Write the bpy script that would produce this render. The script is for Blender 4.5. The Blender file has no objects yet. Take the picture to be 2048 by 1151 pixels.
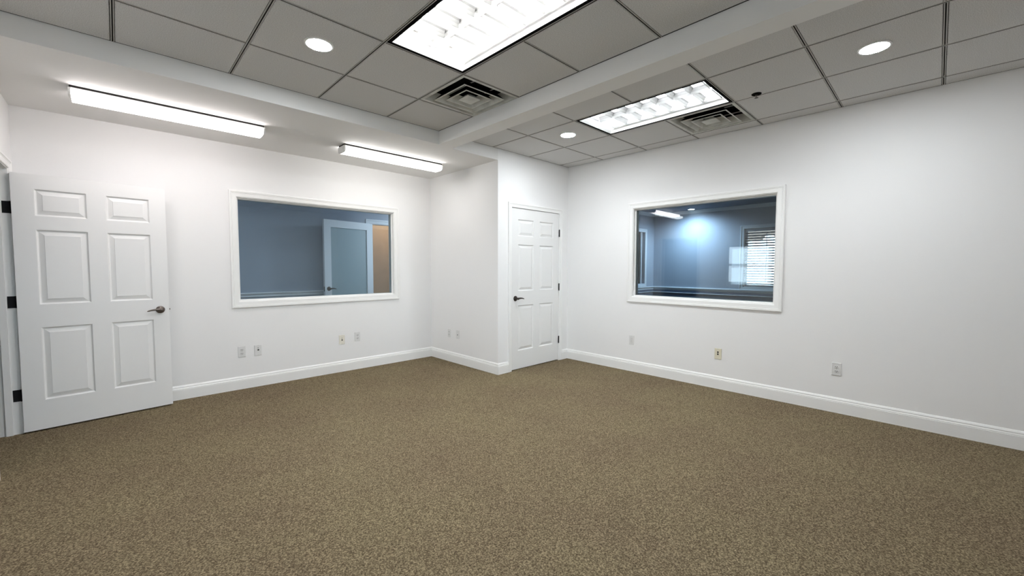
import bpy, bmesh, math, random
from mathutils import Vector, Matrix

random.seed(4)
S = bpy.context.scene
COL = S.collection
PI = math.pi

# ------------------------------------------------------------------ camera
cd = bpy.data.cameras.new('camera')
cam = bpy.data.objects.new('camera', cd)
COL.objects.link(cam)
cd.sensor_width = 36.0
cd.lens = 36.0 * 818.643 / 2048.0
cd.clip_start = 0.02
yaw, pitch, roll = (math.radians(a) for a in (43.9146, -2.8604, 0.083))
fwd = Vector((math.sin(yaw) * math.cos(pitch), math.cos(yaw) * math.cos(pitch), math.sin(pitch)))
rgt = Vector((math.cos(yaw), -math.sin(yaw), 0))
up = rgt.cross(fwd)
r2 = rgt * math.cos(roll) + up * math.sin(roll)
u2 = -rgt * math.sin(roll) + up * math.cos(roll)
m = Matrix((r2, u2, -fwd)).transposed().to_4x4()
m.translation = (0, 0, 1.2924)
cam.matrix_world = m
S.camera = cam

# ------------------------------------------------------------------ world, exposure
S.view_settings.view_transform = 'Standard'
S.view_settings.look = 'None'
S.view_settings.exposure = 0.52
S.view_settings.gamma = 1.0
S.view_settings.use_curve_mapping = False
S.cycles.use_denoising = True
S.cycles.max_bounces = 12
S.cycles.diffuse_bounces = 8
S.cycles.transparent_max_bounces = 24

w = bpy.data.worlds.new('sky')
S.world = w
w.use_nodes = True
nt = w.node_tree
bg = nt.nodes['Background']
bg.inputs[0].default_value = (0.78, 0.90, 1.0, 1)      # even bright overcast sky
bg.inputs[1].default_value = 6.0

L_STRIP = 9.6        # radiance of the wraparound strip diffusers
L_TUBE1, L_TUBE2 = 74.0, 42.0         # radiance of the troffer tubes
L_DOWN = 300.0         # radiance of the downlight lenses
C_STRIP1 = (1.0, 0.94, 0.94)
C_STRIP2 = (1.0, 0.98, 0.96)
C_TROF1 = (1.0, 0.99, 0.975)
C_TROF2 = (0.93, 0.97, 1.0)
C_DOWN = (0.91, 0.96, 1.0)

# ------------------------------------------------------------------ sizes (metres)
YA, YC, XS, XB, XD = 5.088, 3.641, 3.272, 4.599, -0.574
YF = -1.75            # wall behind the camera
YSOF = 3.612          # face of the soffit
H, HS = 2.689, 2.5574  # tile ceiling, soffit underside
BEAM_L, BEAM_R = 2.432, 2.598
T = 0.6096
WT = 0.12             # wall thickness
TOP = H + 0.24


# ------------------------------------------------------------------ materials
def mat(name, col, rough=0.5, metal=0.0, spec=0.5, bump=None, mix=None, emit=None, coat=0.0):
    """bump=(scale, strength, distance); mix=(scale, colour2, detail, lo, hi)"""
    mm = bpy.data.materials.new(name)
    mm.use_nodes = True
    t = mm.node_tree
    b = t.nodes['Principled BSDF']
    b.inputs['Base Color'].default_value = (*col, 1)
    b.inputs['Roughness'].default_value = rough
    b.inputs['Metallic'].default_value = metal
    b.inputs['Specular IOR Level'].default_value = spec
    b.inputs['Coat Weight'].default_value = coat
    tc = t.nodes.new('ShaderNodeTexCoord')
    if mix:
        n = t.nodes.new('ShaderNodeTexNoise')
        n.inputs['Scale'].default_value = mix[0]
        n.inputs['Detail'].default_value = mix[2]
        t.links.new(tc.outputs['Object'], n.inputs['Vector'])
        r = t.nodes.new('ShaderNodeValToRGB')
        r.color_ramp.elements[0].position = mix[3]
        r.color_ramp.elements[1].position = mix[4]
        r.color_ramp.elements[0].color = (*col, 1)
        r.color_ramp.elements[1].color = (*mix[1], 1)
        t.links.new(n.outputs[0], r.inputs[0])
        t.links.new(r.outputs[0], b.inputs['Base Color'])
    if bump:
        n = t.nodes.new('ShaderNodeTexNoise')
        n.inputs['Scale'].default_value = bump[0]
        n.inputs['Detail'].default_value = 3
        t.links.new(tc.outputs['Object'], n.inputs['Vector'])
        bp = t.nodes.new('ShaderNodeBump')
        bp.inputs['Strength'].default_value = bump[1]
        bp.inputs['Distance'].default_value = bump[2]
        t.links.new(n.outputs[0], bp.inputs['Height'])
        t.links.new(bp.outputs[0], b.inputs['Normal'])
    if emit:
        b.inputs['Emission Color'].default_value = (*emit[0], 1)
        b.inputs['Emission Strength'].default_value = emit[1]
    return mm


def glass_mat(name, tint=(0.93, 0.96, 0.97), ior=1.5):
    mm = bpy.data.materials.new(name)
    mm.use_nodes = True
    t = mm.node_tree
    t.nodes.remove(t.nodes['Principled BSDF'])
    fr = t.nodes.new('ShaderNodeFresnel')
    fr.inputs[0].default_value = ior
    tr = t.nodes.new('ShaderNodeBsdfTransparent')
    tr.inputs[0].default_value = (*tint, 1)
    gl = t.nodes.new('ShaderNodeBsdfGlossy')
    gl.inputs['Roughness'].default_value = 0.0
    mx = t.nodes.new('ShaderNodeMixShader')
    t.links.new(fr.outputs[0], mx.inputs[0])
    t.links.new(tr.outputs[0], mx.inputs[1])
    t.links.new(gl.outputs[0], mx.inputs[2])
    t.links.new(mx.outputs[0], t.nodes['Material Output'].inputs[0])
    return mm


def carpet_mat():
    mm = mat('carpet', (0.2, 0.17, 0.11), 1.0, spec=0.05)
    t = mm.node_tree
    b = t.nodes['Principled BSDF']
    tc = [n for n in t.nodes if n.type == 'TEX_COORD'][0]
    n1 = t.nodes.new('ShaderNodeTexNoise')
    n1.inputs['Scale'].default_value = 143.7
    n1.inputs['Detail'].default_value = 3
    n1.inputs['Roughness'].default_value = 0.7
    r1 = t.nodes.new('ShaderNodeValToRGB')
    e = r1.color_ramp.elements
    e[0].position, e[0].color = 0.33, (0.054, 0.039, 0.0235, 1)
    e[1].position, e[1].color = 0.68, (0.385, 0.313, 0.203, 1)
    k = e.new(0.5)
    k.color = (0.164, 0.129, 0.081, 1)
    n2 = t.nodes.new('ShaderNodeTexNoise')       # worn / brushed patches
    n2.inputs['Scale'].default_value = 1.6
    n2.inputs['Detail'].default_value = 4
    r2_ = t.nodes.new('ShaderNodeValToRGB')
    e = r2_.color_ramp.elements
    e[0].position, e[0].color = 0.3, (0.93, 0.90, 0.90, 1)
    e[1].position, e[1].color = 0.7, (1.06, 1.07, 1.02, 1)
    mx = t.nodes.new('ShaderNodeMix')
    mx.data_type = 'RGBA'
    mx.blend_type = 'MULTIPLY'
    mx.inputs[0].default_value = 1
    for n in (n1, n2):
        t.links.new(tc.outputs['Object'], n.inputs['Vector'])
    t.links.new(n1.outputs[0], r1.inputs[0])
    t.links.new(n2.outputs[0], r2_.inputs[0])
    t.links.new(r1.outputs[0], mx.inputs[6])
    t.links.new(r2_.outputs[0], mx.inputs[7])
    t.links.new(mx.outputs[2], b.inputs['Base Color'])
    bp = t.nodes.new('ShaderNodeBump')
    bp.inputs['Strength'].default_value = 0.8
    bp.inputs['Distance'].default_value = 0.006
    t.links.new(n1.outputs[0], bp.inputs['Height'])
    t.links.new(bp.outputs[0], b.inputs['Normal'])
    b.inputs['Sheen Weight'].default_value = 0.0
    return mm


M = dict(
    wall=mat('white_wall_paint', (0.855, 0.848, 0.842), 0.75, spec=0.25, bump=(170, 0.12, 0.002)),
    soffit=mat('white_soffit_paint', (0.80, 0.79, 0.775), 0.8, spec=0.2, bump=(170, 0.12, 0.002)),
    trim=mat('white_trim_paint', (0.87, 0.865, 0.85), 0.35, spec=0.4),
    door=mat('white_door_paint', (0.82, 0.815, 0.805), 0.42, spec=0.4, bump=(260, 0.06, 0.001)),
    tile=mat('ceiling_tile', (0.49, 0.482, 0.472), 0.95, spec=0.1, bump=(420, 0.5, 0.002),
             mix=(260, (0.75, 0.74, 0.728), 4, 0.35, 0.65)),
    tee=mat('grid_metal', (0.46, 0.445, 0.42), 0.6, spec=0.3),
    slot=mat('dark_slot_gap', (0.03, 0.028, 0.026), 0.9),
    plenum=mat('dark_plenum', (0.02, 0.02, 0.02), 1.0),
    carpet=carpet_mat(),
    bronze=mat('dark_bronze', (0.055, 0.045, 0.04), 0.3, metal=0.85),
    nickel=mat('aged_nickel', (0.16, 0.135, 0.12), 0.28, metal=0.9),
    black=mat('black_metal', (0.007, 0.007, 0.008), 0.6, spec=0.2),
    gap=mat('flat_black', (0.004, 0.004, 0.004), 0.95, spec=0.05),  # flat black: painted shade of troffer and vent gaps, also the rosette
    plate=mat('white_plastic', (0.74, 0.735, 0.725), 0.35),
    socket=mat('white_socket_plastic', (0.68, 0.675, 0.665), 0.3),
    ivory=mat('ivory_plastic', (0.74, 0.69, 0.54), 0.4),
    hole=mat('dark_hole', (0.01, 0.01, 0.01), 0.7),
    screw=mat('screw_metal', (0.55, 0.54, 0.52), 0.35, metal=0.6),
    glass=glass_mat('window_glass'),
    enamel=mat('white_enamel', (0.86, 0.86, 0.85), 0.3, spec=0.5),
    louver=mat('louver_metal', (0.17, 0.17, 0.168), 0.5),
    vent=mat('vent_metal', (0.60, 0.60, 0.56), 0.5, mix=(9, (0.42, 0.42, 0.38), 5, 0.45, 0.75)),
    strip1=mat('strip_diffuser_pink', (0.9, 0.9, 0.9), 0.4, emit=(C_STRIP1, L_STRIP)),
    strip2=mat('strip_diffuser_neutral', (0.9, 0.9, 0.9), 0.4, emit=(C_STRIP2, L_STRIP)),
    cap=mat('end_cap_plastic', (0.85, 0.85, 0.84), 0.4),
    tube1=mat('tube_neutral', (0.9, 0.9, 0.9), 0.4, emit=(C_TROF1, L_TUBE1)),
    tube2=mat('tube_cool', (0.9, 0.9, 0.9), 0.4, emit=(C_TROF2, L_TUBE2)),
    lens=mat('downlight_lens', (0.9, 0.9, 0.9), 0.4, emit=(C_DOWN, L_DOWN)),
    ring=mat('downlight_ring', (0.85, 0.85, 0.85), 0.4),
    blue=mat('blue_grey_paint', (0.36, 0.41, 0.49), 0.7, bump=(170, 0.1, 0.002)),
    navy=mat('navy_paint', (0.055, 0.085, 0.14), 0.6),
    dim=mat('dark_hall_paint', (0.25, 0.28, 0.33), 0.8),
    bluetrim=mat('pale_trim_paint', (0.72, 0.76, 0.80), 0.4),
    frost=mat('frosted_glass', (0.30, 0.39, 0.42), 0.35, spec=0.5),
    tan=mat('tan_paint', (0.42, 0.31, 0.22), 0.7),
    wood=mat('brown_wood', (0.34, 0.235, 0.155), 0.5, mix=(6, (0.27, 0.18, 0.115), 6, 0.35, 0.7)),
    slat=mat('blind_slat', (0.30, 0.31, 0.34), 0.5),
    stucco=mat('brown_stucco', (0.30, 0.22, 0.17), 0.9, bump=(40, 0.4, 0.01)),
    paving=mat('pale_paving', (0.26, 0.27, 0.27), 0.9, mix=(3, (0.32, 0.32, 0.31), 6, 0.3, 0.7)),
)


# ------------------------------------------------------------------ mesh helpers
def mesh_obj(name, verts, faces, material, parent=None, loc=None, smooth=False, bevel=0.0, seg=1, mats=None, fmat=None):
    me = bpy.data.meshes.new(name)
    me.from_pydata([tuple(v) for v in verts], [], faces)
    for x in (mats or [material]):
        me.materials.append(x)
    if fmat:
        for p, i in zip(me.polygons, fmat):
            p.material_index = i
    bm = bmesh.new()
    bm.from_mesh(me)
    bmesh.ops.recalc_face_normals(bm, faces=bm.faces)
    if bevel:
        bmesh.ops.bevel(bm, geom=list(bm.edges), offset=bevel, segments=seg, affect='EDGES', clamp_overlap=True)
    bm.to_mesh(me)
    bm.free()
    if smooth:
        for p in me.polygons:
            p.use_smooth = True
    me.update()
    o = bpy.data.objects.new(name, me)
    COL.objects.link(o)
    if parent:
        o.parent = parent
    if loc:
        o.location = loc
    return o


class MB:
    """collects solid pieces for one mesh"""
    def __init__(self):
        self.v, self.f = [], []

    def add(self, v, f):
        n = len(self.v)
        self.v += [Vector(x) for x in v]
        self.f += [tuple(i + n for i in q) for q in f]
        return self

    def box(self, a, b):
        x0, y0, z0 = a
        x1, y1, z1 = b
        return self.add([(x0, y0, z0), (x1, y0, z0), (x1, y1, z0), (x0, y1, z0), (x0, y0, z1), (x1, y0, z1), (x1, y1, z1), (x0, y1, z1)],
                        [(0, 1, 2, 3), (4, 5, 6, 7), (0, 1, 5, 4), (1, 2, 6, 5), (2, 3, 7, 6), (3, 0, 4, 7)])

    def prism(self, pts0, pts1):
        n = len(pts0)
        f = [tuple(range(n)), tuple(range(n, 2 * n))]
        f += [(i, (i + 1) % n, n + (i + 1) % n, n + i) for i in range(n)]
        return self.add(list(pts0) + list(pts1), f)

    def cyl(self, p, axis, r0, h, n=16, r1=None):
        ax = Vector(axis).normalized()
        a = ax.orthogonal().normalized()
        b = ax.cross(a)
        r1 = r0 if r1 is None else r1
        p = Vector(p)
        c0 = [p + (a * math.cos(2 * PI * i / n) + b * math.sin(2 * PI * i / n)) * r0 for i in range(n)]
        c1 = [p + ax * h + (a * math.cos(2 * PI * i / n) + b * math.sin(2 * PI * i / n)) * r1 for i in range(n)]
        return self.prism(c0, c1)

    def lathe(self, prof, axis=(0, 0, 1), origin=(0, 0, 0), n=24):
        ax = Vector(axis).normalized()
        a = ax.orthogonal().normalized()
        b = ax.cross(a)
        o = Vector(origin)
        vs, fs = [], []
        for r, hgt in prof:
            for i in range(n):
                vs.append(o + ax * hgt + (a * math.cos(2 * PI * i / n) + b * math.sin(2 * PI * i / n)) * r)
        for k in range(len(prof) - 1):
            for i in range(n):
                j = (i + 1) % n
                fs.append((k * n + i, k * n + j, (k + 1) * n + j, (k + 1) * n + i))
        fs.append(tuple(range(n)))
        fs.append(tuple((len(prof) - 1) * n + i for i in range(n)))
        return self.add(vs, fs)

    def tube(self, pts, radii, n=10):
        """radii: list of (ra, rb) ellipse radii; rb measured along world z"""
        vs, fs = [], []
        pts = [Vector(p) for p in pts]
        for k, p in enumerate(pts):
            d = (pts[min(k + 1, len(pts) - 1)] - pts[max(k - 1, 0)]).normalized()
            zz = Vector((0, 0, 1))
            a = d.cross(zz)
            if a.length < 1e-3:
                a = Vector((1, 0, 0))
            a.normalize()
            b = a.cross(d)
            ra, rb = radii[k]
            for i in range(n):
                vs.append(p + a * math.cos(2 * PI * i / n) * ra + b * math.sin(2 * PI * i / n) * rb)
        for k in range(len(pts) - 1):
            for i in range(n):
                j = (i + 1) % n
                fs.append((k * n + i, k * n + j, (k + 1) * n + j, (k + 1) * n + i))
        fs.append(tuple(range(n)))
        fs.append(tuple((len(pts) - 1) * n + i for i in range(n)))
        return self.add(vs, fs)

    def build(self, name, material, parent=None, fn=None, **k):
        v = [fn(p) for p in self.v] if fn else self.v
        return mesh_obj(name, v, self.f, material, parent, **k)


def perforated(u0, u1, v0, v1, holes, t):
    """slab in (u, v, w), w from 0 to t, with rectangular holes; returns verts, faces"""
    us = sorted({u0, u1, *[x for h in holes for x in h[:2]]})
    vs = sorted({v0, v1, *[x for h in holes for x in h[2:]]})
    us = [x for x in us if u0 <= x <= u1]
    vs = [x for x in vs if v0 <= x <= v1]
    nu, nv = len(us), len(vs)
    idx = lambda i, j, s: s * nu * nv + j * nu + i
    verts = [(u, v, s) for s in (0, t) for v in vs for u in us]
    solid = {}
    for i in range(nu - 1):
        for j in range(nv - 1):
            cu, cv = (us[i] + us[i + 1]) / 2, (vs[j] + vs[j + 1]) / 2
            solid[i, j] = not any(h[0] < cu < h[1] and h[2] < cv < h[3] for h in holes)
    faces = []
    for (i, j), ok in solid.items():
        if not ok:
            continue
        for s in (0, 1):
            faces.append((idx(i, j, s), idx(i + 1, j, s), idx(i + 1, j + 1, s), idx(i, j + 1, s)))
        for di, dj, e in ((-1, 0, ((i, j), (i, j + 1))), (1, 0, ((i + 1, j), (i + 1, j + 1))), (0, -1, ((i, j), (i + 1, j))), (0, 1, ((i, j + 1), (i + 1, j + 1)))):
            if not solid.get((i + di, j + dj), False):
                a, b = e
                faces.append((idx(*a, 0), idx(*b, 0), idx(*b, 1), idx(*a, 1)))
    return verts, faces


def empty(name, loc=(0, 0, 0), rz=0.0):
    o = bpy.data.objects.new(name, None)
    o.empty_display_size = 0.1
    COL.objects.link(o)
    o.location = loc
    o.rotation_euler = (0, 0, rz)
    return o


def struct(o, label=None):
    o['kind'] = 'structure'
    if label:
        o['label'] = label
    return o


def thing(o, label, cat, group=None):
    o['label'] = label
    o['category'] = cat
    if group:
        o['group'] = group
    return o


def dup(root, loc, label, group=None, rz=None):
    r = root.copy()
    COL.objects.link(r)
    r.location = loc
    if rz is not None:
        r.rotation_euler = (0, 0, rz)
    r['label'] = label
    if group:
        r['group'] = group
    for ch in list(root.children):
        c = ch.copy()
        COL.objects.link(c)
        c.parent = r
        for g in list(ch.children):
            d = g.copy()
            COL.objects.link(d)
            d.parent = c
    return r


# maps (u, v, w) on a wall to the world; w = distance out of the wall towards the room
def on_A(p):
    return Vector((p[0], YA - p[2], p[1]))


def on_B(p):
    return Vector((XB - p[2], p[0], p[1]))


def on_C(p):
    return Vector((p[0], YC - p[2], p[1]))


def on_S(p):
    return Vector((XS - p[2], p[0], p[1]))


def on_D(p):
    return Vector((XD + p[2], p[0], p[1]))


def wall(name, fn, u0, u1, v0, v1, holes, material, t=WT, label=None):
    v, f = perforated(u0, u1, v0, v1, holes, t)
    return struct(mesh_obj(name, [fn((p[0], p[1], -p[2])) for p in v], f, material), label)


# ------------------------------------------------------------------ room shell
WE = (-0.40, 1.95, 0.92, 2.10)             # added window behind the camera for fill daylight
WA = (0.912, 2.690, 0.930, 2.023)        # opening of the window in the back wall (x0, x1, z0, z1)
WB = (1.093, 2.623, 0.935, 2.016)        # opening of the window in the right wall (y0, y1, z0, z1)
DC = (3.490, 4.4085, 0.0, 2.036)         # closet door opening
DD = (3.955, 4.886, 0.0, 2.036)          # hall door opening in the left wall
WD = (2.45, 3.32, 0.92, 1.80)            # outside window in the left wall

floor = struct(mesh_obj('floor', *perforated(-3.2, 11.0, YF - 0.2, 9.4, [], 0.1), M['carpet'], loc=(0, 0, -0.1)), 'olive brown speckled office carpet')
wall('wall_back', on_A, XD - WT, XS + 0.1, 0, TOP, [WA], M['wall'], label='white painted wall with a wide interior window')
wall('wall_alcove', on_S, YC + 0.1, YA, 0, TOP, [], M['wall'], t=0.1, label='short white wall at the side of the closet')
wall('wall_closet', on_C, XS, XB, 0, TOP, [DC], M['wall'], t=0.1, label='white wall around the closet door')
wall('wall_right', on_B, YF - WT, YA + WT, 0, TOP, [WB], M['wall'], label='long white wall with an interior window')
wall('wall_left', on_D, YF - WT, YA, 0, TOP, [DD, WD], M['wall'], label='white wall with the hall door')
def on_F(p):
    return Vector((p[0], YF + p[2], p[1]))


wall('wall_front', on_F, XD, XB, 0, TOP, [WE], M['wall'], label='white wall opposite the interior window')

# soffit along the back wall and the beam across the ceiling
sof = [(XD, YSOF), (BEAM_R + 0.02, YSOF), (BEAM_R + 0.02, YC), (XS, YC), (XS, YA), (XD, YA)]
struct(MB().prism([(x, y, HS) for x, y in sof], [(x, y, TOP) for x, y in sof]).build('ceiling_soffit', M['soffit']), 'plain lowered ceiling strip above the back wall')
bm_ = [(BEAM_L, YF), (2.572, YF), (2.614, YSOF), (BEAM_L, YSOF)]
struct(MB().prism([(x, y, HS) for x, y in bm_], [(x, y, TOP) for x, y in bm_]).build('ceiling_beam', M['soffit']), 'plain boxed beam between the two tile fields')


# ------------------------------------------------------------------ tile ceilings
ceil_l = struct(MB().box((XD, YF, TOP - 0.02), (BEAM_L, YSOF, TOP)).build('ceiling', M['plenum']), 'grey tile ceiling field over the room')
ceil_r = struct(MB().box((BEAM_R, YF, TOP - 0.02), (XB, YC, TOP)).build('ceiling', M['plenum']), 'grey tile ceiling field beside the right wall')
GAP = 0.0115   # half width of the grid line
tile_meshes = {}


def tile_piece(parent, x0, x1, y0, y1):
    key = (round(x1 - x0, 3), round(y1 - y0, 3))
    cx, cy = (x0 + x1) / 2, (y0 + y1) / 2
    if key not in tile_meshes:
        hx, hy, r = key[0] / 2, key[1] / 2, 0.004
        # tegular edge: the face steps in a little from the body
        prof = [(0, 0.018), (0, 0.003), (r, 0.0)]
        vs, fs = [], []
        for d, z in prof:
            vs += [(-hx + d, -hy + d, z), (hx - d, -hy + d, z), (hx - d, hy - d, z), (-hx + d, hy - d, z)]
        for k in range(2):
            for i in range(4):
                j = (i + 1) % 4
                fs.append((4 * k + i, 4 * k + j, 4 * k + 4 + j, 4 * k + 4 + i))
        fs += [(0, 1, 2, 3), (8, 9, 10, 11)]
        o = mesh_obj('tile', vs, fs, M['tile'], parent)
        tile_meshes[key] = o.data
    else:
        o = bpy.data.objects.new('tile', tile_meshes[key])
        COL.objects.link(o)
        o.parent = parent
    o.location = (cx, cy, H + random.uniform(-0.0006, 0.0006))
    return o


def tee(parent, name, x0, x1, y0, y1):
    """slotted grid tee as a bar between two points (one of the spans is zero)"""
    w2 = GAP - 0.003
    prof = [(-w2, 0.012), (-w2, 0.0), (-0.0032, 0.0), (-0.0032, 0.008), (0.0032, 0.008), (0.0032, 0.0), (w2, 0.0), (w2, 0.012)]
    fm = [0, 0, 0, 0, 0, 1, 1, 1, 0, 0, 0][:10]
    if x0 == x1:
        a = [(x0 + p, y0, H + 0.001 + z) for p, z in prof]
        b = [(x0 + p, y1, H + 0.001 + z) for p, z in prof]
    else:
        a = [(x0, y0 + p, H + 0.001 + z) for p, z in prof]
        b = [(x1, y0 + p, H + 0.001 + z) for p, z in prof]
    mb = MB().prism(a, b)
    # faces: 2 caps, then 8 sides; sides 2, 3, 4 form the dark slot
    return mesh_obj(name, mb.v, mb.f, None, parent, mats=[M['tee'], M['slot']], fmat=[0, 0, 0, 0, 1, 1, 1, 0, 0, 0])


def field(parent, xs, ys, skip, long_skip):
    """xs, ys: all grid coordinates including the edges; skip: cells without a tile; long_skip: cross tees left out"""
    nx, ny = len(xs), len(ys)
    for i in range(nx - 1):
        for j in range(ny - 1):
            if (i, j) in skip:
                continue
            a = xs[i] + (GAP if i > 0 else 0.0105)
            b = xs[i + 1] - (GAP if i < nx - 2 else 0.0105)
            c = ys[j] + (GAP if j > 0 else 0.012)
            d = ys[j + 1] - (GAP if j < ny - 2 else 0.0105)
            tile_piece(parent, a, b, c, d)
    for i in range(1, nx - 1):
        tee(parent, 'main_tee', xs[i], xs[i], ys[0], ys[-1])
    for j in range(1, ny - 1):
        for i in range(nx - 1):
            if (i, j) in long_skip:
                continue
            a = xs[i] + (GAP if i > 0 else 0)
            b = xs[i + 1] - (GAP if i < nx - 2 else 0)
            tee(parent, 'cross_tee', a, b, ys[j], ys[j])
    # wall angle round the edge, coloured dark to stand for a shadow gap
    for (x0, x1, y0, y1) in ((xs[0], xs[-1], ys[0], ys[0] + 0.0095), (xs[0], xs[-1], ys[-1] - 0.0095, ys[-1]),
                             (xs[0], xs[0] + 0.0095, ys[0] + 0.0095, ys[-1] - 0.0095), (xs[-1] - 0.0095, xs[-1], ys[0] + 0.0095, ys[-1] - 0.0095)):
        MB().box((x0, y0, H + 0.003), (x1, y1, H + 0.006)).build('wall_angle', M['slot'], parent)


GX, GY, RX, RY = 1.8542, 3.0494, 3.1895, 3.0686
xl = [XD] + [GX - T * k for k in range(3, -1, -1)] + [BEAM_L]          # -0.574 0.025 0.635 1.245 1.854 2.432
yl = sorted([YSOF] + [GY - T * k for k in range(0, 11) if GY - T * k > YF + 0.05] + [YF])
xr = [BEAM_R, RX, RX + T, RX + 2 * T, XB]
yr = sorted([YC] + [RY - T * k for k in range(0, 11) if RY - T * k > YF + 0.05] + [YF])
jl = {k: yl.index(GY - T * k) for k in range(0, 5)}    # grid line number k below the soffit -> index
jr = {k: yr.index(RY - T * k) for k in range(0, 5)}
# left: troffer between lines 1 and 3 in column 3, vent between lines 0 and 1 in column 4
field(ceil_l, xl, yl, {(3, jl[2]), (3, jl[3]), (4, jl[1])}, {(3, jl[2])})
# right: troffer between lines 1 and 3 in column 1, vent between lines 2 and 3 in column 2
field(ceil_r, xr, yr, {(1, jr[2]), (1, jr[3]), (2, jr[3])}, {(1, jr[2])})


# ------------------------------------------------------------------ casings, baseboards
def casing(parent, fn, u0, u1, v0, v1, wd, sides='LRTB', material=None, thick=0.018):
    material = material or M['trim']
    prof = [(0.0, 0.0), (0.0, 0.008), (0.004, 0.011), (wd * 0.55, 0.0125), (wd * 0.62, 0.0155), (wd * 0.66, 0.0135), (wd * 0.70, 0.0135), (wd * 0.74, thick),
            (wd * 0.94, thick), (wd, thick - 0.004), (wd, 0.0)]
    has_b = 'B' in sides
    for s in sides:
        if s == 'T':
            a = [(u0 - o, v1 + o, d) for o, d in prof]
            b = [(u1 + o, v1 + o, d) for o, d in prof]
        elif s == 'B':
            a = [(u0 - o, v0 - o, d) for o, d in prof]
            b = [(u1 + o, v0 - o, d) for o, d in prof]
        elif s == 'L':
            a = [(u0 - o, v0 - (o if has_b else 0), d) for o, d in prof]
            b = [(u0 - o, v1 + o, d) for o, d in prof]
        else:
            a = [(u1 + o, v0 - (o if has_b else 0), d) for o, d in prof]
            b = [(u1 + o, v1 + o, d) for o, d in prof]
        MB().prism(a, b).build('casing', material, parent, fn)


BP = [(0.0, 0.0), (0.016, 0.0), (0.016, 0.096), (0.0135, 0.0985), (0.0135, 0.100), (0.0150, 0.102), (0.0145, 0.105), (0.0095, 0.1135),
      (0.0092, 0.1155), (0.0112, 0.118), (0.0105, 0.122), (0.004, 0.1335), (0.0, 0.1365)]


def baseboard(name, p0, p1, nrm, m0, m1):
    p0, p1, nrm = Vector((*p0, 0)), Vector((*p1, 0)), Vector((*nrm, 0))
    dr = (p1 - p0).normalized()
    a = [p0 + nrm * d + dr * (d * m0) + Vector((0, 0, z)) for d, z in BP]
    b = [p1 + nrm * d - dr * (d * m1) + Vector((0, 0, z)) for d, z in BP]
    return struct(MB().prism(a, b).build(name, M['trim']))


baseboard('baseboard_back', (XD, YA), (XS, YA), (0, -1), 1, 1)
baseboard('baseboard_alcove', (XS, YA), (XS, YC), (-1, 0), 1, -1)
baseboard('baseboard_closet', (XS, YC), (3.436, YC), (0, -1), -1, 0)
baseboard('baseboard_closet', (4.463, YC), (XB, YC), (0, -1), 0, 1)
baseboard('baseboard_right', (XB, YC), (XB, YF), (-1, 0), 1, 1)
baseboard('baseboard_front', (XB, YF), (XD, YF), (0, 1), 1, 1)
baseboard('baseboard_left', (XD, YF), (XD, DD[0] - 0.066), (1, 0), 1, 0)
baseboard('baseboard_left', (XD, DD[1] + 0.066), (XD, YA), (1, 0), 0, 1)


# ------------------------------------------------------------------ windows between the rooms
def interior_window(name, fn, op, wd, label, tilts):
    e = struct(empty(name), label)
    u0, u1, v0, v1 = op
    casing(e, fn, u0, u1, v0, v1, wd)
    t = 0.006
    for a, b in (((u0, v0), (u1, v0 + t)), ((u0, v1 - t), (u1, v1)), ((u0, v0 + t), (u0 + t, v1 - t)), ((u1 - t, v0 + t), (u1, v1 - t))):
        MB().box((a[0], a[1], -WT), (b[0], b[1], 0.001)).build('jamb', M['trim'], e, fn)
    i0, i1, k0, k1 = u0 + t, u1 - t, v0 + t, v1 - t
    for d0, d1 in ((-0.052, -0.034), (-0.106, -0.090)):
        q = 0.013
        for a, b in (((i0, k0), (i1, k0 + q)), ((i0, k1 - q), (i1, k1)), ((i0, k0 + q), (i0 + q, k1 - q)), ((i1 - q, k0 + q), (i1, k1 - q))):
            MB().box((a[0], a[1], d0), (b[0], b[1], d1)).build('glass_stop', M['trim'], e, fn)
    for d, tv, th in tilts:      # the second pane sits a little out of true
        q = [(i0, k0, d), (i1, k0, d - th), (i1, k1, d - th - tv), (i0, k1, d - tv)]
        MB().prism(q, [(a, b, c - 0.004) for a, b, c in q]).build('glass_pane', M['glass'], e, fn)
    return e


interior_window('window_1', on_A, WA, 0.067, 'wide fixed window in the back wall looking into the dim corridor', ((-0.056, -0.008, 0.0), (-0.072, -0.009, 0.001)))
interior_window('window_2', on_B, WB, 0.0665, 'fixed window in the right wall with reflections and blinds beyond', ((-0.056, 0.0, 0.0), (-0.074, 0.004, 0.006)))


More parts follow.
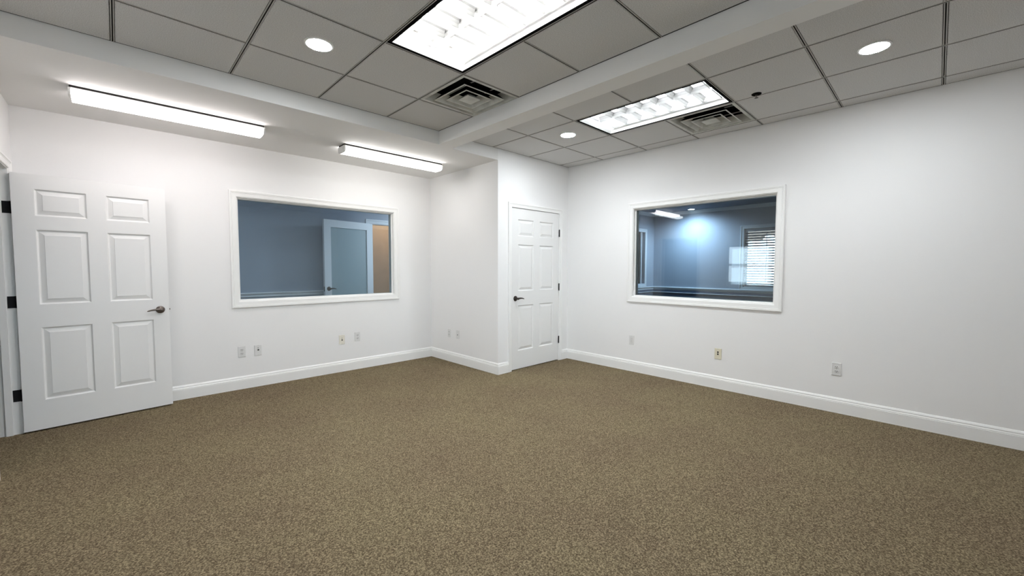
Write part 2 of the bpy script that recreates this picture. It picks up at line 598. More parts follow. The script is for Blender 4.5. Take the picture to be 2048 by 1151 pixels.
# ------------------------------------------------------------------ six panel doors
def door_leaf(parent, width, height, fn):
    """leaf in (u, z, w): front face at w = 0, back at w = -0.035"""
    th = 0.035
    rows = [(0.228, 0.808), (0.983, 1.572), (1.672, 1.884)]
    cols = [(0.112, 0.400), (0.508, 0.790)]
    k = width / 0.9
    holes = [(a * k, b * k, c, d) for a, b in cols for c, d in rows]
    v, f = perforated(0, width, 0, height, holes, th)
    leaf = mesh_obj('leaf', [fn((p[0], p[1], -p[2])) for p in v], f, M['door'], parent)
    prof = [(0.0, 0.0), (0.004, -0.0005), (0.011, -0.0110), (0.016, -0.0120), (0.044, -0.0030), (0.046, -0.0015)]
    for a, b, c, d in holes:
        vs, fs = [], []
        n = len(prof)
        for side in (0, 1):
            for o, w_ in prof:
                ww = w_ if side == 0 else -th - w_
                vs += [(a + o, c + o, ww), (b - o, c + o, ww), (b - o, d - o, ww), (a + o, d - o, ww)]
            base = side * 4 * n
            for q in range(n - 1):
                for i in range(4):
                    j = (i + 1) % 4
                    fs.append((base + 4 * q + i, base + 4 * q + j, base + 4 * q + 4 + j, base + 4 * q + 4 + i))
            fs.append(tuple(base + 4 * (n - 1) + i for i in range(4)))
        for i in range(4):
            j = (i + 1) % 4
            fs.append((i, j, 4 * n + j, 4 * n + i))
        mesh_obj('door_panel', [fn(p) for p in vs], fs, M['door'], leaf)
    return leaf


def lever_handle(parent, u, z, direction, fn, material, reach=0.105, w0=0.0, sgn=1, name='lever_handle'):
    """round rose, neck and a tapering curved lever; direction +1/-1 along u"""
    mb = MB()
    mb.lathe([(0.033, 0.0), (0.033, 0.004), (0.030, 0.008), (0.022, 0.0105), (0.0125, 0.012), (0.0115, 0.040), (0.0135, 0.046), (0.014, 0.058), (0.010, 0.062)], (0, 0, 1), (0, 0, 0), 24)
    v0 = [(u + p.x, z + p.y, w0 + sgn * p.z) for p in mb.v]
    m2 = MB()
    n = 12
    path, rad = [], []
    for i in range(n + 1):
        s = i / n
        path.append((direction * (-0.006 + reach * s), 0.006 * math.sin(PI * s) - 0.007 * s * s, 0.051 + 0.004 * math.sin(PI * s)))
        rad.append((0.0095 - 0.004 * s, 0.0125 - 0.007 * s) if i < n else (0.002, 0.002))
    vs, fs = [], []
    q = 10
    for p, (ra, rb) in zip(path, rad):
        for i in range(q):
            a = 2 * PI * i / q
            vs.append((u + p[0], z + p[1] + rb * math.sin(a), w0 + sgn * (p[2] + ra * math.cos(a))))
    for kk in range(n):
        for i in range(q):
            j = (i + 1) % q
            fs.append((kk * q + i, kk * q + j, (kk + 1) * q + j, (kk + 1) * q + i))
    fs += [tuple(range(q)), tuple(n * q + i for i in range(q))]
    off = len(v0)
    verts = v0 + vs
    faces = mb.f + [tuple(i + off for i in ff) for ff in fs]
    o = mesh_obj(name, [fn(p) for p in verts], faces, material, parent, smooth=True)
    return o


# closet door (closed)
d2 = struct(empty('door_2', (3.4995, YC, 0)), 'closed white six panel closet door in the alcove')
cf = lambda p: Vector((p[0], -p[2], p[1]))
leaf = door_leaf(d2, 0.9, 2.014, lambda p: cf((p[0], p[1] + 0.012, p[2] - 0.002)))
lever_handle(leaf, 0.066, 0.906, 1, lambda p: cf((p[0], p[1], p[2] - 0.002)), M['bronze'], 0.115)
MB().box((0.0, 0.87, -0.014), (0.0015, 0.93, -0.0005)).build('latch_plate', M['bronze'], leaf, lambda p: cf((p[0] - 0.0015, p[1], p[2])))
casing(d2, cf, -0.0045, 0.9045, 0, 2.0305, 0.059, 'LRT')
for a, b in (((-0.0095, 0, -0.1), (-0.0035, 2.0355, 0.001)), ((0.9035, 0, -0.1), (0.909, 2.0355, 0.001)), ((-0.0035, 2.0295, -0.1), (0.9035, 2.0355, 0.001))):
    MB().box(a, b).build('jamb', M['trim'], d2, cf)
for a, b in (((-0.0035, 0, -0.054), (0.012, 2.0295, -0.039)), ((0.888, 0, -0.054), (0.9035, 2.0295, -0.039)), ((0.012, 2.014, -0.054), (0.888, 2.0295, -0.039))):
    MB().box(a, b).build('door_stop', M['trim'], d2, cf)
for z in (1.762, 1.023, 0.291):
    hb = MB().cyl((0.9055, z - 0.048, 0.006), (0, 1, 0), 0.0075, 0.096, 12)
    hb.cyl((0.9055, z + 0.048, 0.006), (0, 1, 0), 0.0055, 0.005, 10)
    hb.box((0.900, z - 0.046, -0.0005), (0.911, z + 0.046, 0.002))
    hb.build('hinge', M['black'], d2, cf)

# hall door (standing open, almost against the back wall)
HX, HY = -0.561, 4.848
ANG = math.radians(5.83)
d1 = struct(empty('door_1', (HX, HY, 0), ANG), 'white six panel hall door standing open before the back wall')
of = lambda p: Vector((p[0], -p[2], p[1]))
leaf = door_leaf(d1, 0.9, 1.991, lambda p: of((p[0], p[1] + 0.012, p[2])))
lever_handle(leaf, 0.836, 0.903, -1, of, M['nickel'], 0.105)
lever_handle(leaf, 0.836, 0.903, -1, of, M['nickel'], 0.105, w0=-0.035, sgn=-1)
MB().box((0.9, 0.875, -0.030), (0.9012, 0.93, -0.005)).build('latch_plate', M['screw'], leaf, of)
MB().cyl((0.901, 0.903, -0.018), (1, 0, 0), 0.007, 0.008, 10).build('latch_bolt', M['nickel'], leaf, of)
back = Matrix.Rotation(-ANG, 4, 'Z')
df = lambda p: back @ (Vector((XD + p[2], p[0], p[1])) - Vector((HX, HY, 0)))     # wall_left coordinates inside door_1
casing(d1, df, DD[0], DD[1], 0, DD[3], 0.066, 'LRT')
for a, b in (((DD[0], 0, -WT), (DD[0] + 0.006, DD[3], 0.001)), ((DD[1] - 0.006, 0, -WT), (DD[1], DD[3], 0.001)), ((DD[0] + 0.006, DD[3] - 0.006, -WT), (DD[1] - 0.006, DD[3], 0.001))):
    MB().box(a, b).build('jamb', M['trim'], d1, df)
for a, b in (((DD[0] + 0.006, 0, -0.078), (DD[0] + 0.020, DD[3] - 0.006, -0.042)), ((DD[1] - 0.020, 0, -0.078), (DD[1] - 0.006, DD[3] - 0.006, -0.042)),
             ((DD[0] + 0.020, DD[3] - 0.020, -0.078), (DD[1] - 0.020, DD[3] - 0.006, -0.042))):
    MB().box(a, b).build('door_stop', M['trim'], d1, df)
for z in (1.742, 1.023, 0.300):
    hb = MB().box((DD[1] - 0.0085, z - 0.045, -0.036), (DD[1] - 0.006, z + 0.045, 0.004))
    hb.cyl((DD[1] - 0.009, z - 0.046, 0.008), (0, 1, 0), 0.007, 0.092, 10)
    hb.build('hinge', M['black'], d1, df)

# outside windows: one in the left wall, seen as a reflection, one added unseen behind the camera for fill daylight
def outside_window(name, fn, op, label):
    e = struct(empty(name), label)
    casing(e, fn, op[0], op[1], op[2], op[3], 0.066)
    u0, u1, v0, v1 = op
    vm = (v0 + v1) / 2
    for a, b in (((u0, v0), (u1, v0 + 0.04)), ((u0, v1 - 0.04), (u1, v1)), ((u0, v0 + 0.04), (u0 + 0.04, v1 - 0.04)), ((u1 - 0.04, v0 + 0.04), (u1, v1 - 0.04)), ((u0 + 0.04, vm - 0.02), (u1 - 0.04, vm + 0.02))):
        MB().box((a[0], a[1], -0.09), (b[0], b[1], -0.05)).build('sash', M['trim'], e, fn)
    MB().box((u0 + 0.04, v0 + 0.04, -0.072), (u1 - 0.04, vm - 0.02, -0.068)).build('glass_pane', M['glass'], e, fn)
    MB().box((u0 + 0.04, vm + 0.02, -0.072), (u1 - 0.04, v1 - 0.04, -0.068)).build('glass_pane', M['glass'], e, fn)


outside_window('window_3', on_D, WD, 'outside window in the left wall')
outside_window('fill_window', on_F, WE, 'added outside window behind the camera, fills the room with daylight')


# ------------------------------------------------------------------ ceiling troffers
def troffer(loc, along_y, tube_mat, label):
    """2 x 4 ft parabolic troffer; local: length along y, opening at z = 0"""
    e = thing(empty('troffer_light', loc), label, 'ceiling light', 'recessed fluorescent troffers in the tile ceiling')
    hx, hy = T / 2 - GAP, T - GAP
    fr = 0.021
    mb = MB()
    v, f = perforated(-hx, hx, -hy, hy, [(-hx + fr, hx - fr, -hy + fr, hy - fr)], 0.004)
    mesh_obj('shadow_gap_frame', [(p[0], p[1], p[2] + 0.001) for p in v], f, M['gap'], e)  # black ring paints in the shadow gap round the fixture
    ix, iy = hx - fr, hy - fr
    # housing: open trough with sloping ends
    prof = [(ix, iy, 0.003), (ix - 0.012, iy - 0.02, 0.06), (ix - 0.02, iy - 0.045, 0.12), (ix - 0.07, iy - 0.07, 0.15)]
    vs, fs = [], []
    for a, b, z in prof:
        vs += [(-a, -b, z), (a, -b, z), (a, b, z), (-a, b, z)]
    for k in range(3):
        for i in range(4):
            j = (i + 1) % 4
            fs.append((4 * k + i, 4 * k + j, 4 * k + 4 + j, 4 * k + 4 + i))
    fs.append((12, 13, 14, 15))
    n = len(vs)
    # outer skin so the housing has thickness
    for a, b, z in prof:
        vs += [(-a - 0.004, -b - 0.004, z + 0.003), (a + 0.004, -b - 0.004, z + 0.003), (a + 0.004, b + 0.004, z + 0.003), (-a - 0.004, b + 0.004, z + 0.003)]
    for k in range(3):
        for i in range(4):
            j = (i + 1) % 4
            fs.append((n + 4 * k + i, n + 4 * k + j, n + 4 * k + 4 + j, n + 4 * k + 4 + i))
    fs.append((n + 12, n + 13, n + 14, n + 15))
    for i in range(4):
        j = (i + 1) % 4
        fs.append((i, j, n + j, n + i))
    mesh_obj('housing', vs, fs, M['enamel'], e)
    zl, zt = 0.040, 0.088       # louver bottom and top
    lx, ly = ix - 0.022, 0.525
    # parabolic blades: a wedge, thin at the bottom, wide at the top
    blade = [(-0.001, zl), (0.001, zl), (0.004, zl + 0.02), (0.012, zl + 0.038), (0.022, zt), (-0.022, zt), (-0.012, zl + 0.038), (-0.004, zl + 0.02)]
    low = [(-0.001, zl), (0.001, zl), (0.001, zl + 0.014), (-0.001, zl + 0.014)]
    for x0, x1 in ((-lx, -0.0225), (0.0225, lx)):
        for k in range(8):
            y = -ly + k * 2 * ly / 7
            bp = low if k in (0, 7) else blade
            MB().prism([(x0, y + p, z) for p, z in bp], [(x1, y + p, z) for p, z in bp]).build('cross_blade', M['louver'], e)
    for x in (-lx, 0, lx):
        bp = blade if x == 0 else low
        MB().prism([(x + p, -ly - 0.002, z) for p, z in bp], [(x + p, ly + 0.002, z) for p, z in bp]).build('long_blade', M['louver'], e)
    for x in (-0.135, 0.135):
        MB().cyl((x, -0.51, 0.115), (0, 1, 0), 0.0127, 1.02, 12).build('tube', tube_mat, e, smooth=False)
        for y in (-0.53, 0.51):
            MB().box((x - 0.016, y, 0.098), (x + 0.016, y + 0.02, 0.142)).build('lamp_holder', M['cap'], e)
    return e


troffer(((xl[3] + xl[4]) / 2, GY - 2 * T, H), True, M['tube1'], 'large recessed troffer light nearest the camera, cut off by the top of the picture')
troffer((RX + T / 2, RY - 2 * T, H), True, M['tube2'], 'recessed troffer light beyond the beam, beside the right hand air vent')



# ------------------------------------------------------------------ air vents
def vent(loc, hx, hy, label):
    e = thing(empty('air_vent', loc), label, 'air vent', 'square ceiling air diffusers')

    def ring(name, prof, material, close=False, dark=()):
        vs, fs = [], []
        for a, b, z in prof:
            vs += [(-a, -b, z), (a, -b, z), (a, b, z), (-a, b, z)]
        k = len(prof)
        for q in range(k if not close else k - 1):
            for i in range(4):
                j = (i + 1) % 4
                r = (q + 1) % k
                fs.append((4 * q + i, 4 * q + j, 4 * r + j, 4 * r + i))
        if close:
            fs += [(0, 1, 2, 3), tuple(4 * (k - 1) + i for i in range(4))]
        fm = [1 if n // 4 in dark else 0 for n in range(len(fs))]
        return mesh_obj(name, vs, fs, material, e, mats=[material, M['gap']], fmat=fm)  # blackened upper faces paint in the shade behind the cones

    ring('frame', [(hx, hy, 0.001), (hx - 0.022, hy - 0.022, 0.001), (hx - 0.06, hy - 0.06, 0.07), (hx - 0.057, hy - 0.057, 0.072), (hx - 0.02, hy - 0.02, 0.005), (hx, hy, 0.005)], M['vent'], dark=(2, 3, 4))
    t = 0.002
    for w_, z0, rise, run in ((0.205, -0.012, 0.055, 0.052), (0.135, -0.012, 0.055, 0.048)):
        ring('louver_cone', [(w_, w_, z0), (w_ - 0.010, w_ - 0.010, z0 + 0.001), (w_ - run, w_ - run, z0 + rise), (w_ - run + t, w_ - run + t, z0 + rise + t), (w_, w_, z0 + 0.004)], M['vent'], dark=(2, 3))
    ring('centre_plate', [(0.066, 0.066, -0.012), (0.066, 0.066, -0.009), (0.030, 0.030, 0.022)], M['vent'], close=True)
    for s in (-1, 1):
        MB().box((s * 0.10 - 0.003, -hy + 0.06, 0.045), (s * 0.10 + 0.003, hy - 0.06, 0.052)).build('brace', M['vent'], e)
    dk = MB().box((-hx + 0.03, -hy + 0.03, 0.14), (hx - 0.03, hy - 0.03, 0.15))
    for a, b in (((-hx + 0.045, -hy + 0.045), (hx - 0.045, -hy + 0.05)), ((-hx + 0.045, hy - 0.05), (hx - 0.045, hy - 0.045)), ((-hx + 0.045, -hy + 0.05), (-hx + 0.05, hy - 0.05)), ((hx - 0.05, -hy + 0.05), (hx - 0.045, hy - 0.05))):
        dk.box((a[0], a[1], 0.073), (b[0], b[1], 0.14))
    dk.build('duct', M['gap'], e)  # coloured black so the vent gaps read as deep shade
    return e


vent(((xl[4] + GAP + xl[5] - 0.003) / 2, GY - T / 2, H), (xl[5] - 0.003 - xl[4] - GAP) / 2, T / 2 - GAP, 'square air vent against the beam, at the corner of the large troffer')
vent((RX + 1.5 * T, RY - 2.5 * T, H), T / 2 - GAP, T / 2 - GAP, 'square air vent beside the far troffer, near the right wall')


# ------------------------------------------------------------------ surface strip lights under the soffit
def strip_light(x0, x1, y0, y1, dmat, label):
    e = thing(empty('strip_light', ((x0 + x1) / 2, (y0 + y1) / 2, HS)), label, 'ceiling light', 'wraparound strip lights under the soffit')
    hl, hw = (x1 - x0) / 2, (y1 - y0) / 2
    MB().box((-hl + 0.006, -hw + 0.014, -0.016), (hl - 0.006, hw - 0.014, 0.0)).build('base_channel', M['slot'], e)  # coloured near-black to draw the shaded gap above the tray
    prof = [(-hw + 0.008, -0.029), (-hw + 0.001, -0.031), (-hw, -0.05), (-hw + 0.004, -0.068), (-hw + 0.02, -0.078), (-hw * 0.4, -0.082), (hw * 0.4, -0.082), (hw - 0.02, -0.078), (hw - 0.004, -0.068), (hw, -0.05),
            (hw - 0.001, -0.031), (hw - 0.008, -0.029)]
    MB().prism([(-hl + 0.014, y, z) for y, z in prof], [(hl - 0.014, y, z) for y, z in prof]).build('diffuser', dmat, e)
    big = [(y * 1.012, z * 1.015 if z < -0.03 else -0.017) for y, z in prof]
    for s in (-1, 1):
        a, b = (-hl, -hl + 0.014) if s < 0 else (hl - 0.014, hl)
        c = MB().prism([(a, y, z) for y, z in big], [(b, y, z) for y, z in big]).build('end_cap', M['cap'], e)
        MB().cyl((s * hl, -hw * 0.55, -0.045), (s, 0, 0), 0.004, 0.0015, 8).build('screw', M['screw'], c)
    MB().box((-hl + 0.014, -hw + 0.006, -0.0285), (hl - 0.014, hw - 0.006, -0.0162)).build('tray', M['enamel'], e)
    return e


strip_light(-0.208, 0.996, 4.222, 4.402, M['strip1'], 'long strip light under the soffit above the open hall door')
strip_light(1.708, 2.908, 4.240, 4.410, M['strip2'], 'strip light under the soffit near the closet corner, above the interior window')


# ------------------------------------------------------------------ downlights, sprinkler
def downlight(loc, label, r=0.072):
    e = thing(empty('downlight', loc), label, 'downlight', 'round recessed downlights')
    MB().lathe([(r + 0.013, 0.0), (r + 0.013, -0.003), (r + 0.002, -0.006), (r, -0.003)], (0, 0, 1), (0, 0, 0), 32).build('trim_ring', M['ring'], e)
    MB().lathe([(r - 0.001, -0.0032), (r - 0.004, -0.0062), (r * 0.6, -0.0068)], (0, 0, 1), (0, 0, 0), 32).build('lens', M['lens'], e)
    return e


dl = downlight((0.958, 2.745, H - 0.0008), 'round downlight in the tile left of the large troffer')
dup(dl, (3.466, 2.752, H - 0.0008), 'small round downlight beyond the beam, at the far end of the second troffer')
dup(dl, (3.506, 0.330, H - 0.0008), 'round downlight nearest the right edge of the picture')

sp = thing(empty('sprinkler_head', (3.748, 1.062, H)), 'small dark fire sprinkler head in the ceiling between troffer and right downlight', 'sprinkler')
MB().lathe([(0.036, -0.001), (0.034, -0.006), (0.016, -0.011), (0.012, -0.004)], (0, 0, 1), (0, 0, 0), 20).build('rosette', M['gap'], sp)
MB().lathe([(0.010, -0.010), (0.008, -0.018)], (0, 0, 1), (0, 0, 0), 12).build('body', M['bronze'], sp)
for s in (-1, 1):
    MB().tube([(s * 0.008, 0, -0.016), (s * 0.014, 0, -0.023), (s * 0.003, 0, -0.032)], [(0.002, 0.002)] * 3, 6).build('frame_arm', M['bronze'], sp)
MB().lathe([(0.013, -0.031), (0.014, -0.0335)], (0, 0, 1), (0, 0, 0), 16).build('deflector', M['bronze'], sp)


# ------------------------------------------------------------------ outlets and data plates; local: plate in the x-z plane, facing -y
def plate_shape(parent, material, hw=0.035, hh=0.0575):
    prof = [(0.0, 0.0), (0.0, -0.003), (0.003, -0.0055)]
    vs, fs = [], []
    for d, y in prof:
        vs += [(-hw + d, y, -hh + d), (hw - d, y, -hh + d), (hw - d, y, hh - d), (-hw + d, y, hh - d)]
    for k in range(2):
        for i in range(4):
            j = (i + 1) % 4
            fs.append((4 * k + i, 4 * k + j, 4 * k + 4 + j, 4 * k + 4 + i))
    fs += [(0, 1, 2, 3), (8, 9, 10, 11)]
    return mesh_obj('plate', vs, fs, material, parent)


def duplex(loc, rz, label):
    e = thing(empty('power_outlet', loc, rz), label, 'outlet', 'white duplex power outlets low on the walls')
    plate_shape(e, M['plate'])
    for s in (-1, 1):
        z = s * 0.0195
        pts = []
        for i in range(16):
            a = 2 * PI * i / 16
            pts.append((0.0168 * math.cos(a), max(-0.0125, min(0.0125, 0.0165 * math.sin(a)))))
        so = MB().prism([(x, -0.0050, z + q) for x, q in pts], [(x * 0.97, -0.0082, z + q * 0.97) for x, q in pts]).build('socket', M['socket'], e)
        for x in (-0.0064, 0.0064):
            MB().box((x - 0.0014, -0.0086, z - 0.0005), (x + 0.0014, -0.0078, z + 0.0075)).build('slot', M['hole'], so)
        MB().cyl((0, -0.0078, z - 0.0065), (0, -1, 0), 0.0028, 0.0008, 10).build('ground_hole', M['hole'], so)
    MB().cyl((0, -0.0050, 0), (0, -1, 0), 0.003, 0.0014, 10).build('screw', M['screw'], e)
    return e


def rocker_outlet(loc, rz, label):
    e = thing(empty('power_outlet', loc, rz), label, 'outlet')
    plate_shape(e, M['plate'])
    r = MB().box((-0.0165, -0.0085, -0.0335), (0.0165, -0.0050, 0.0335)).build('insert', M['socket'], e, bevel=0.001)
    for s in (-1, 1):
        for x in (-0.0064, 0.0064):
            MB().box((x - 0.0011, -0.0089, s * 0.017 - 0.001), (x + 0.0011, -0.0083, s * 0.017 + 0.006)).build('slot', M['screw'], r)
    for z in (-0.048, 0.048):
        MB().cyl((0, -0.0050, z), (0, -1, 0), 0.003, 0.0012, 10).build('screw', M['screw'], e)
    return e


def jack_plate(loc, rz, label, material, holes, group=None):
    e = thing(empty('data_plate', loc, rz), label, 'wall plate', group)
    plate_shape(e, material)
    for x, z, r in holes:
        j = MB().box((x - r - 0.002, -0.0066, z - r - 0.002), (x + r + 0.002, -0.0050, z + r + 0.002)).build('jack', material, e)
        MB().box((x - r, -0.0071, z - r), (x + r, -0.0062, z + r)).build('port', M['hole'], j)
    for z in (-0.048, 0.048):
        MB().cyl((0, -0.0050, z), (0, -1, 0), 0.003, 0.0012, 10).build('screw', M['screw'], e)
    return e


duplex((0.922, YA, 0.397), 0, 'white duplex outlet under the left end of the interior window, nearest the open door')
jack_plate((1.070, YA, 0.393), 0, 'white data plate with one black port, beside the outlet near the open door', M['plate'], [(0.002, 0.004, 0.0075), (0.0, 0.026, 0.0035)])
jack_plate((1.973, YA, 0.398), 0, 'off-white data plate with one black port below the interior window, nearer the closet', mat('off_white_plastic', (0.80, 0.77, 0.68), 0.4), [(0.001, -0.004, 0.0075), (0.0, 0.018, 0.004)])
duplex((2.170, YA, 0.413), 0, 'white duplex outlet below the interior window, the last one before the alcove corner')
duplex((XS, 4.640, 0.391), PI / 2 * -1, 'white duplex outlet on the short alcove wall, nearer the inner corner')
jack_plate((XS, 4.447, 0.393), -PI / 2, 'white data plate with a black port on the short alcove wall', M['plate'], [(0.0, -0.006, 0.007)])
rocker_outlet((XB, 2.619, 0.392), -PI / 2, 'plain white rectangular outlet on the right wall, nearest the closet door')
jack_plate((XB, 1.596, 0.375), -PI / 2, 'ivory wall plate with two black ports below the right window', M['ivory'], [(0.0, 0.018, 0.008), (0.0, -0.004, 0.008)])
duplex((XB, 0.594, 0.391), -PI / 2, 'white duplex outlet on the right wall, past the end of the window')


# ------------------------------------------------------------------ corridor behind the back wall
CB = 6.80
cb = lambda p: Vector((p[0], CB - p[2], p[1]))
DK = (3.145, 4.06, 0.0, 2.04)
wall('wall_corridor', cb, XD - WT, 5.5, 0, 2.6, [DK], M['blue'], label='dim blue grey corridor wall with a chair rail')
wall('wall_corridor_left', lambda p: Vector((XD + p[2], p[0], p[1])), YA + WT, CB, 0, 2.6, [], M['blue'])
wall('wall_corridor_right', lambda p: Vector((5.3 - p[2], p[0], p[1])), YA + WT, CB, 0, 2.6, [], M['blue'])
wall('wall_corridor_front', lambda p: Vector((p[0], YA + WT - 0.001 + p[2], p[1])), XS + 0.1, 5.3, 0, 2.6, [], M['blue'], t=0.05)
struct(MB().box((XD - 0.1, YA + WT, 2.5), (5.4, CB, 2.6)).build('ceiling_corridor', M['soffit']))
RAIL = [(0.0, 0.0), (0.008, 0.0), (0.012, 0.008), (0.010, 0.022), (0.014, 0.036), (0.026, 0.050), (0.024, 0.062), (0.0, 0.066)]


def rail(name, p0, p1, nrm, z, material, k=1.0):
    p0, p1, nrm = Vector((*p0, z)), Vector((*p1, z)), Vector((*nrm, 0))
    return struct(MB().prism([p0 + nrm * d + Vector((0, 0, q * k)) for d, q in RAIL], [p1 + nrm * d + Vector((0, 0, q * k)) for d, q in RAIL]).build(name, material))


rail('trim_1', (XD, CB), (DK[0] - 0.075, CB), (0, -1), 0.862, M['bluetrim'])
d3 = struct(empty('door_3', (3.150, CB - 0.046, 0), PI + math.radians(12.4)), 'white framed frosted glass door standing open in the corridor')
# leaf in local coordinates: u from the hinge towards the free edge, facing the window
gf = lambda p: Vector((p[0], p[2], p[1]))
v, f = perforated(0, 0.888, 0.012, 2.03, [(0.115, 0.775, 0.25, 1.915)], 0.04)
gl = mesh_obj('leaf', [gf((p[0], p[1], p[2])) for p in v], f, M['bluetrim'], d3)
MB().box((0.113, 0.248, 0.014), (0.777, 1.917, 0.022)).build('frosted_pane', M['frost'], gl, gf)
lever_handle(gl, 0.825, 0.960, -1, gf, M['bronze'], 0.105, w0=0.04)
MB().box((0.888, 0.92, 0.010), (0.8893, 0.995, 0.030)).build('latch_plate', M['bronze'], gl, gf)
ib = Matrix.Rotation(-(PI + math.radians(12.4)), 4, 'Z')
kf = lambda p: ib @ (Vector((p[0], CB - p[2], p[1])) - Vector((3.150, CB - 0.046, 0)))
casing(d3, kf, DK[0], DK[1], 0, DK[3], 0.075, 'LRT', M['bluetrim'])
for a, b in (((DK[0], 0, -WT), (DK[0] + 0.006, DK[3], 0.001)), ((DK[1] - 0.006, 0, -WT), (DK[1], DK[3], 0.001)), ((DK[0], DK[3] - 0.006, -WT), (DK[1], DK[3], 0.001))):
    MB().box(a, b).build('jamb', M['bluetrim'], d3, kf)
# warm lit lobby seen through that doorway
wall('wall_lobby', lambda p: Vector((p[0], 8.3 - p[2], p[1])), 2.0, 6.5, 0, 2.6, [], M['tan'])
wall('wall_lobby_left', lambda p: Vector((2.2 + p[2], p[0], p[1])), CB + WT, 8.3, 0, 2.6, [], M['tan'])
wall('wall_lobby_right', lambda p: Vector((6.4 - p[2], p[0], p[1])), CB + WT, 8.3, 0, 2.6, [], M['tan'])
struct(MB().box((2.0, CB + WT, 2.5), (6.5, 8.4, 2.6)).build('ceiling_lobby', M['soffit']))
d4 = struct(empty('door_4', (3.55, 8.3, 0)), 'brown wooden door across the lobby')
MB().box((0.0, -0.030, 0.01), (0.95, -0.002, 2.10)).build('leaf', M['wood'], d4)
lever_handle(d4, 0.79, 0.985, 1, lambda p: Vector((p[0], -0.030 - p[2], p[1])), M['bronze'], 0.10)


def lamp_area(name, loc, sx, sy, power, col, rot=(0, 0, 0)):
    l = bpy.data.lights.new(name, 'AREA')
    l.shape = 'RECTANGLE'
    l.size, l.size_y = sx, sy
    l.energy = power
    l.color = col
    o = bpy.data.objects.new(name, l)
    COL.objects.link(o)
    o.location = loc
    o.rotation_euler = rot
    return o


lamp_area('corridor_area_light', (4.1, 5.75, 2.48), 0.22, 0.22, 27, (0.82, 0.91, 1.0))
lamp_area('corridor_area_light', (0.6, 5.75, 2.48), 0.4, 0.4, 5, (0.82, 0.91, 1.0))  # added fill lamp, brightens the left part of the corridor
lamp_area('lobby_lamp', (4.2, 7.6, 2.48), 0.6, 0.6, 17, (1.0, 0.78, 0.58))

# ------------------------------------------------------------------ office behind the right wall
OX, OY, OH = 8.60, 4.39, 2.475
of_ = lambda p: Vector((OX - p[2], p[0], p[1]))
oy_ = lambda p: Vector((p[0], OY - p[2], p[1]))
WO = (1.15, 2.57, 0.93, 2.03)
WS = (7.55, 8.20, 0.95, 2.05)
X0 = XB + WT
wall('wall_office', of_, YF - WT, OY + WT, 0, TOP, [WO], M['blue'], label='blue grey office wall with a window and blinds')
wall('wall_office_left', oy_, X0, OX, 0, TOP, [WS], M['blue'])
wall('wall_office_right', lambda p: Vector((p[0], YF + p[2], p[1])), X0, OX, 0, TOP, [], M['blue'])
struct(MB().box((X0, YF, OH), (OX, OY, OH + 0.1)).build('ceiling_office', mat('dark_blue_ceiling', (0.10, 0.14, 0.21), 0.9)))
# dark wainscot below two rails
struct(MB().box((OX - 0.012, YF, 0), (OX - 0.0005, OY, 0.815)).build('wall_office_wainscot', M['navy']))
struct(MB().box((X0, OY - 0.012, 0), (OX - 0.012, OY - 0.0005, 0.815)).build('wall_office_wainscot', M['navy']))
rail('trim_2', (OX, YF), (OX, OY), (-1, 0), 0.815, M['bluetrim'])
rail('trim_3', (OX, YF), (OX, OY), (-1, 0), 0.745, M['bluetrim'], 0.35)
rail('trim_4', (X0, OY), (OX, OY), (0, -1), 0.815, M['bluetrim'])
rail('trim_5', (X0, OY), (OX, OY), (0, -1), 0.745, M['bluetrim'], 0.35)
crown = [(0.0, -0.065), (0.006, -0.062), (0.012, -0.05), (0.045, -0.012), (0.05, 0.0), (0.0, 0.0)]
struct(MB().prism([(OX - d, YF, OH + z) for d, z in crown], [(OX - d, OY, OH + z) for d, z in crown]).build('trim_6', M['bluetrim']))
struct(MB().prism([(X0, OY - d, OH + z) for d, z in crown], [(OX, OY - d, OH + z) for d, z in crown]).build('trim_7', M['bluetrim']))
# inner window in the side wall, dark room behind it
w5 = struct(empty('window_5'), 'dark inner window in the office side wall')
casing(w5, oy_, *WS, 0.066, material=M['bluetrim'])
MB().box((WS[0], WS[2], -0.07), (WS[1], WS[3], -0.065)).build('glass_pane', M['glass'], w5, oy_)
MB().box((WS[1] - 0.10, WS[2], -0.06), (WS[1] - 0.07, WS[3], -0.03)).build('mullion', M['bluetrim'], w5, oy_)
struct(MB().box((7.3, OY + 0.5, 0.5), (8.5, OY + 0.6, 2.4)).build('wall_office_store', mat('dark_green_grey', (0.12, 0.14, 0.13), 0.9)))
# outside window with venetian blind
w4 = struct(empty('window_4'), 'outside window in the office behind the blind')
casing(w4, of_, *WO, 0.066, material=M['bluetrim'])
u0, u1, v0, v1 = WO
for a, b in (((u0, v0), (u1, v0 + 0.04)), ((u0, v1 - 0.04), (u1, v1)), ((u0, v0 + 0.04), (u0 + 0.04, v1 - 0.04)), ((u1 - 0.04, v0 + 0.04), (u1, v1 - 0.04))):
    MB().box((a[0], a[1], -0.11), (b[0], b[1], -0.075)).build('sash', M['bluetrim'], w4, of_)
MB().box((u0 + 0.04, v0 + 0.04, -0.095), (u1 - 0.04, v1 - 0.04, -0.090)).build('glass_pane', M['glass'], w4, of_)
bl = thing(empty('venetian_blind', (OX + 0.035, (u0 + u1) / 2, v0)), 'white venetian blind in the bright office window beyond the right wall', 'blind')
hw = (u1 - u0) / 2 - 0.008
hh = v1 - v0
MB().box((-0.028, -hw, hh - 0.055), (0.028, hw, hh - 0.005)).build('head_rail', M['slat'], bl)
MB().box((-0.025, -hw, 0.008), (0.025, hw, 0.026)).build('bottom_rail', M['slat'], bl)
ns = 21
sm = None
tl = math.radians(31)
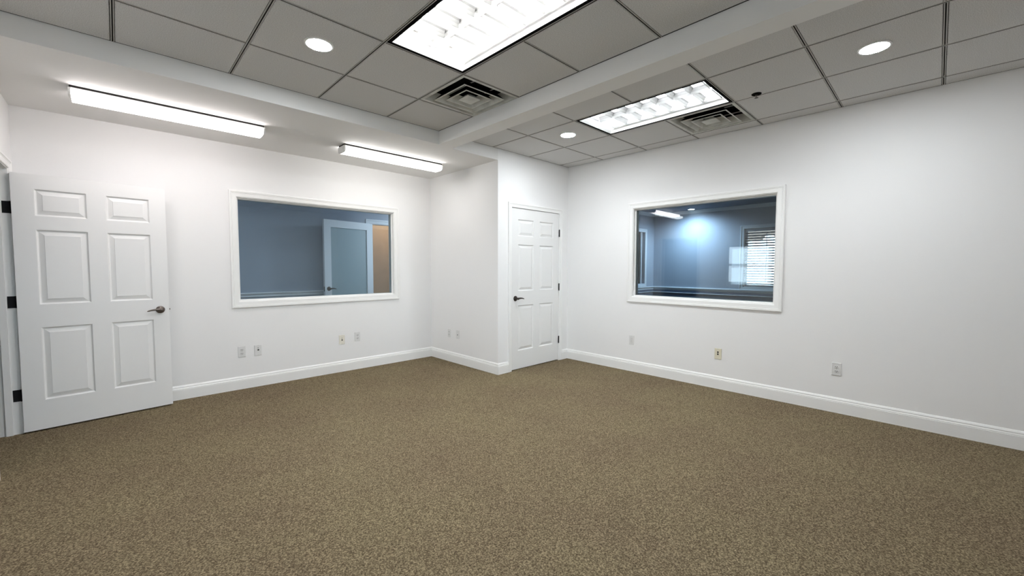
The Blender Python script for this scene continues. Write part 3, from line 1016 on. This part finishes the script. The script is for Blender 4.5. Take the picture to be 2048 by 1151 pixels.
for k in range(ns):
    z = 0.062 + k * (hh - 0.062 - 0.085) / (ns - 1)
    if sm is None:
        c, s_ = 0.024 * math.cos(tl), 0.024 * math.sin(tl)
        o = MB().prism([(-c, -hw, s_), (0, -hw, 0.003), (c, -hw, -s_), (c, -hw, -s_ - 0.002), (0, -hw, 0.001), (-c, -hw, s_ - 0.002)],
                       [(-c, hw, s_), (0, hw, 0.003), (c, hw, -s_), (c, hw, -s_ - 0.002), (0, hw, 0.001), (-c, hw, s_ - 0.002)]).build('slat', M['slat'], bl)
        sm = o.data
    else:
        o = bpy.data.objects.new('slat', sm)
        COL.objects.link(o)
        o.parent = bl
    o.location = (0, 0, z)
for y in (-0.5, 0.0, 0.52):
    MB().box((-0.030, y - 0.002, 0.02), (-0.028, y + 0.002, hh - 0.05)).build('ladder_cord', M['slat'], bl)
MB().cyl((-0.034, 0.335, 0.12), (0, 0, 1), 0.006, hh - 0.19, 8).build('wand', mat('grey_wand', (0.2, 0.2, 0.24), 0.4), bl)

od = downlight((8.40, 3.50, OH - 0.0008), 'lit downlight in the office beyond the right window', 0.06)
[c for c in od.children if c.name.startswith('lens')][0].data.materials[0] = mat('office_lens', (0.9, 0.9, 0.9), 0.4, emit=((0.8, 0.92, 1.0), 14.0))
od['group'] = 'office downlight'
del od['group']
sl = bpy.data.lights.new('office_spot', 'SPOT')
sl.energy = 150
sl.color = (0.62, 0.82, 1.0)
sl.spot_size = math.radians(168)
sl.spot_blend = 1.0
sl.shadow_soft_size = 0.05
so_ = bpy.data.objects.new('office_spot', sl)
COL.objects.link(so_)
so_.location = (8.16, 3.47, OH - 0.012)

# hall beyond the left wall (dark), closet interior is closed by its door
hl = lambda p: Vector((XD - WT - 1.3 + p[2], p[0], p[1]))
wall('wall_hall', hl, 3.81, 5.3, 0, 2.5, [], M['dim'])
wall('wall_hall_end', lambda p: Vector((p[0], 5.2 - p[2], p[1])), XD - WT - 1.3, XD - WT, 0, 2.5, [], M['dim'])
wall('wall_hall_near', lambda p: Vector((p[0], 3.93 + p[2], p[1])), XD - WT - 1.3, XD - WT, 0, 2.5, [], M['dim'])
struct(MB().box((XD - WT - 1.4, 3.81, 2.4), (XD - WT, 5.3, 2.5)).build('ceiling_hall', M['dim']))

# outside: paving and an arched porch wall beyond the office window
struct(MB().box((-40, -40, -0.35), (60, 40, -0.25)).build('ground', M['paving']))
pw = []
AY, AR, AZ, PT = 2.59, 0.15, 1.905, 3.2
X1 = 10.2
outl = [(-1.6, PT), (-1.6, -0.25), (-1.3, -0.25), (-1.3, AZ), (AY - AR, AZ)]
outl += [(AY - AR * math.cos(PI * i / 12), AZ + AR * 0.86 * math.sin(PI * i / 12)) for i in range(1, 12)]
outl += [(AY + AR, AZ), (4.2, AZ), (4.2, -0.25), (4.5, -0.25), (4.5, PT)]
struct(MB().prism([(X1, y, z) for y, z in outl], [(X1 + 0.25, y, z) for y, z in outl]).build('wall_porch', M['stucco']), 'brown porch wall with an arch outside the office window')
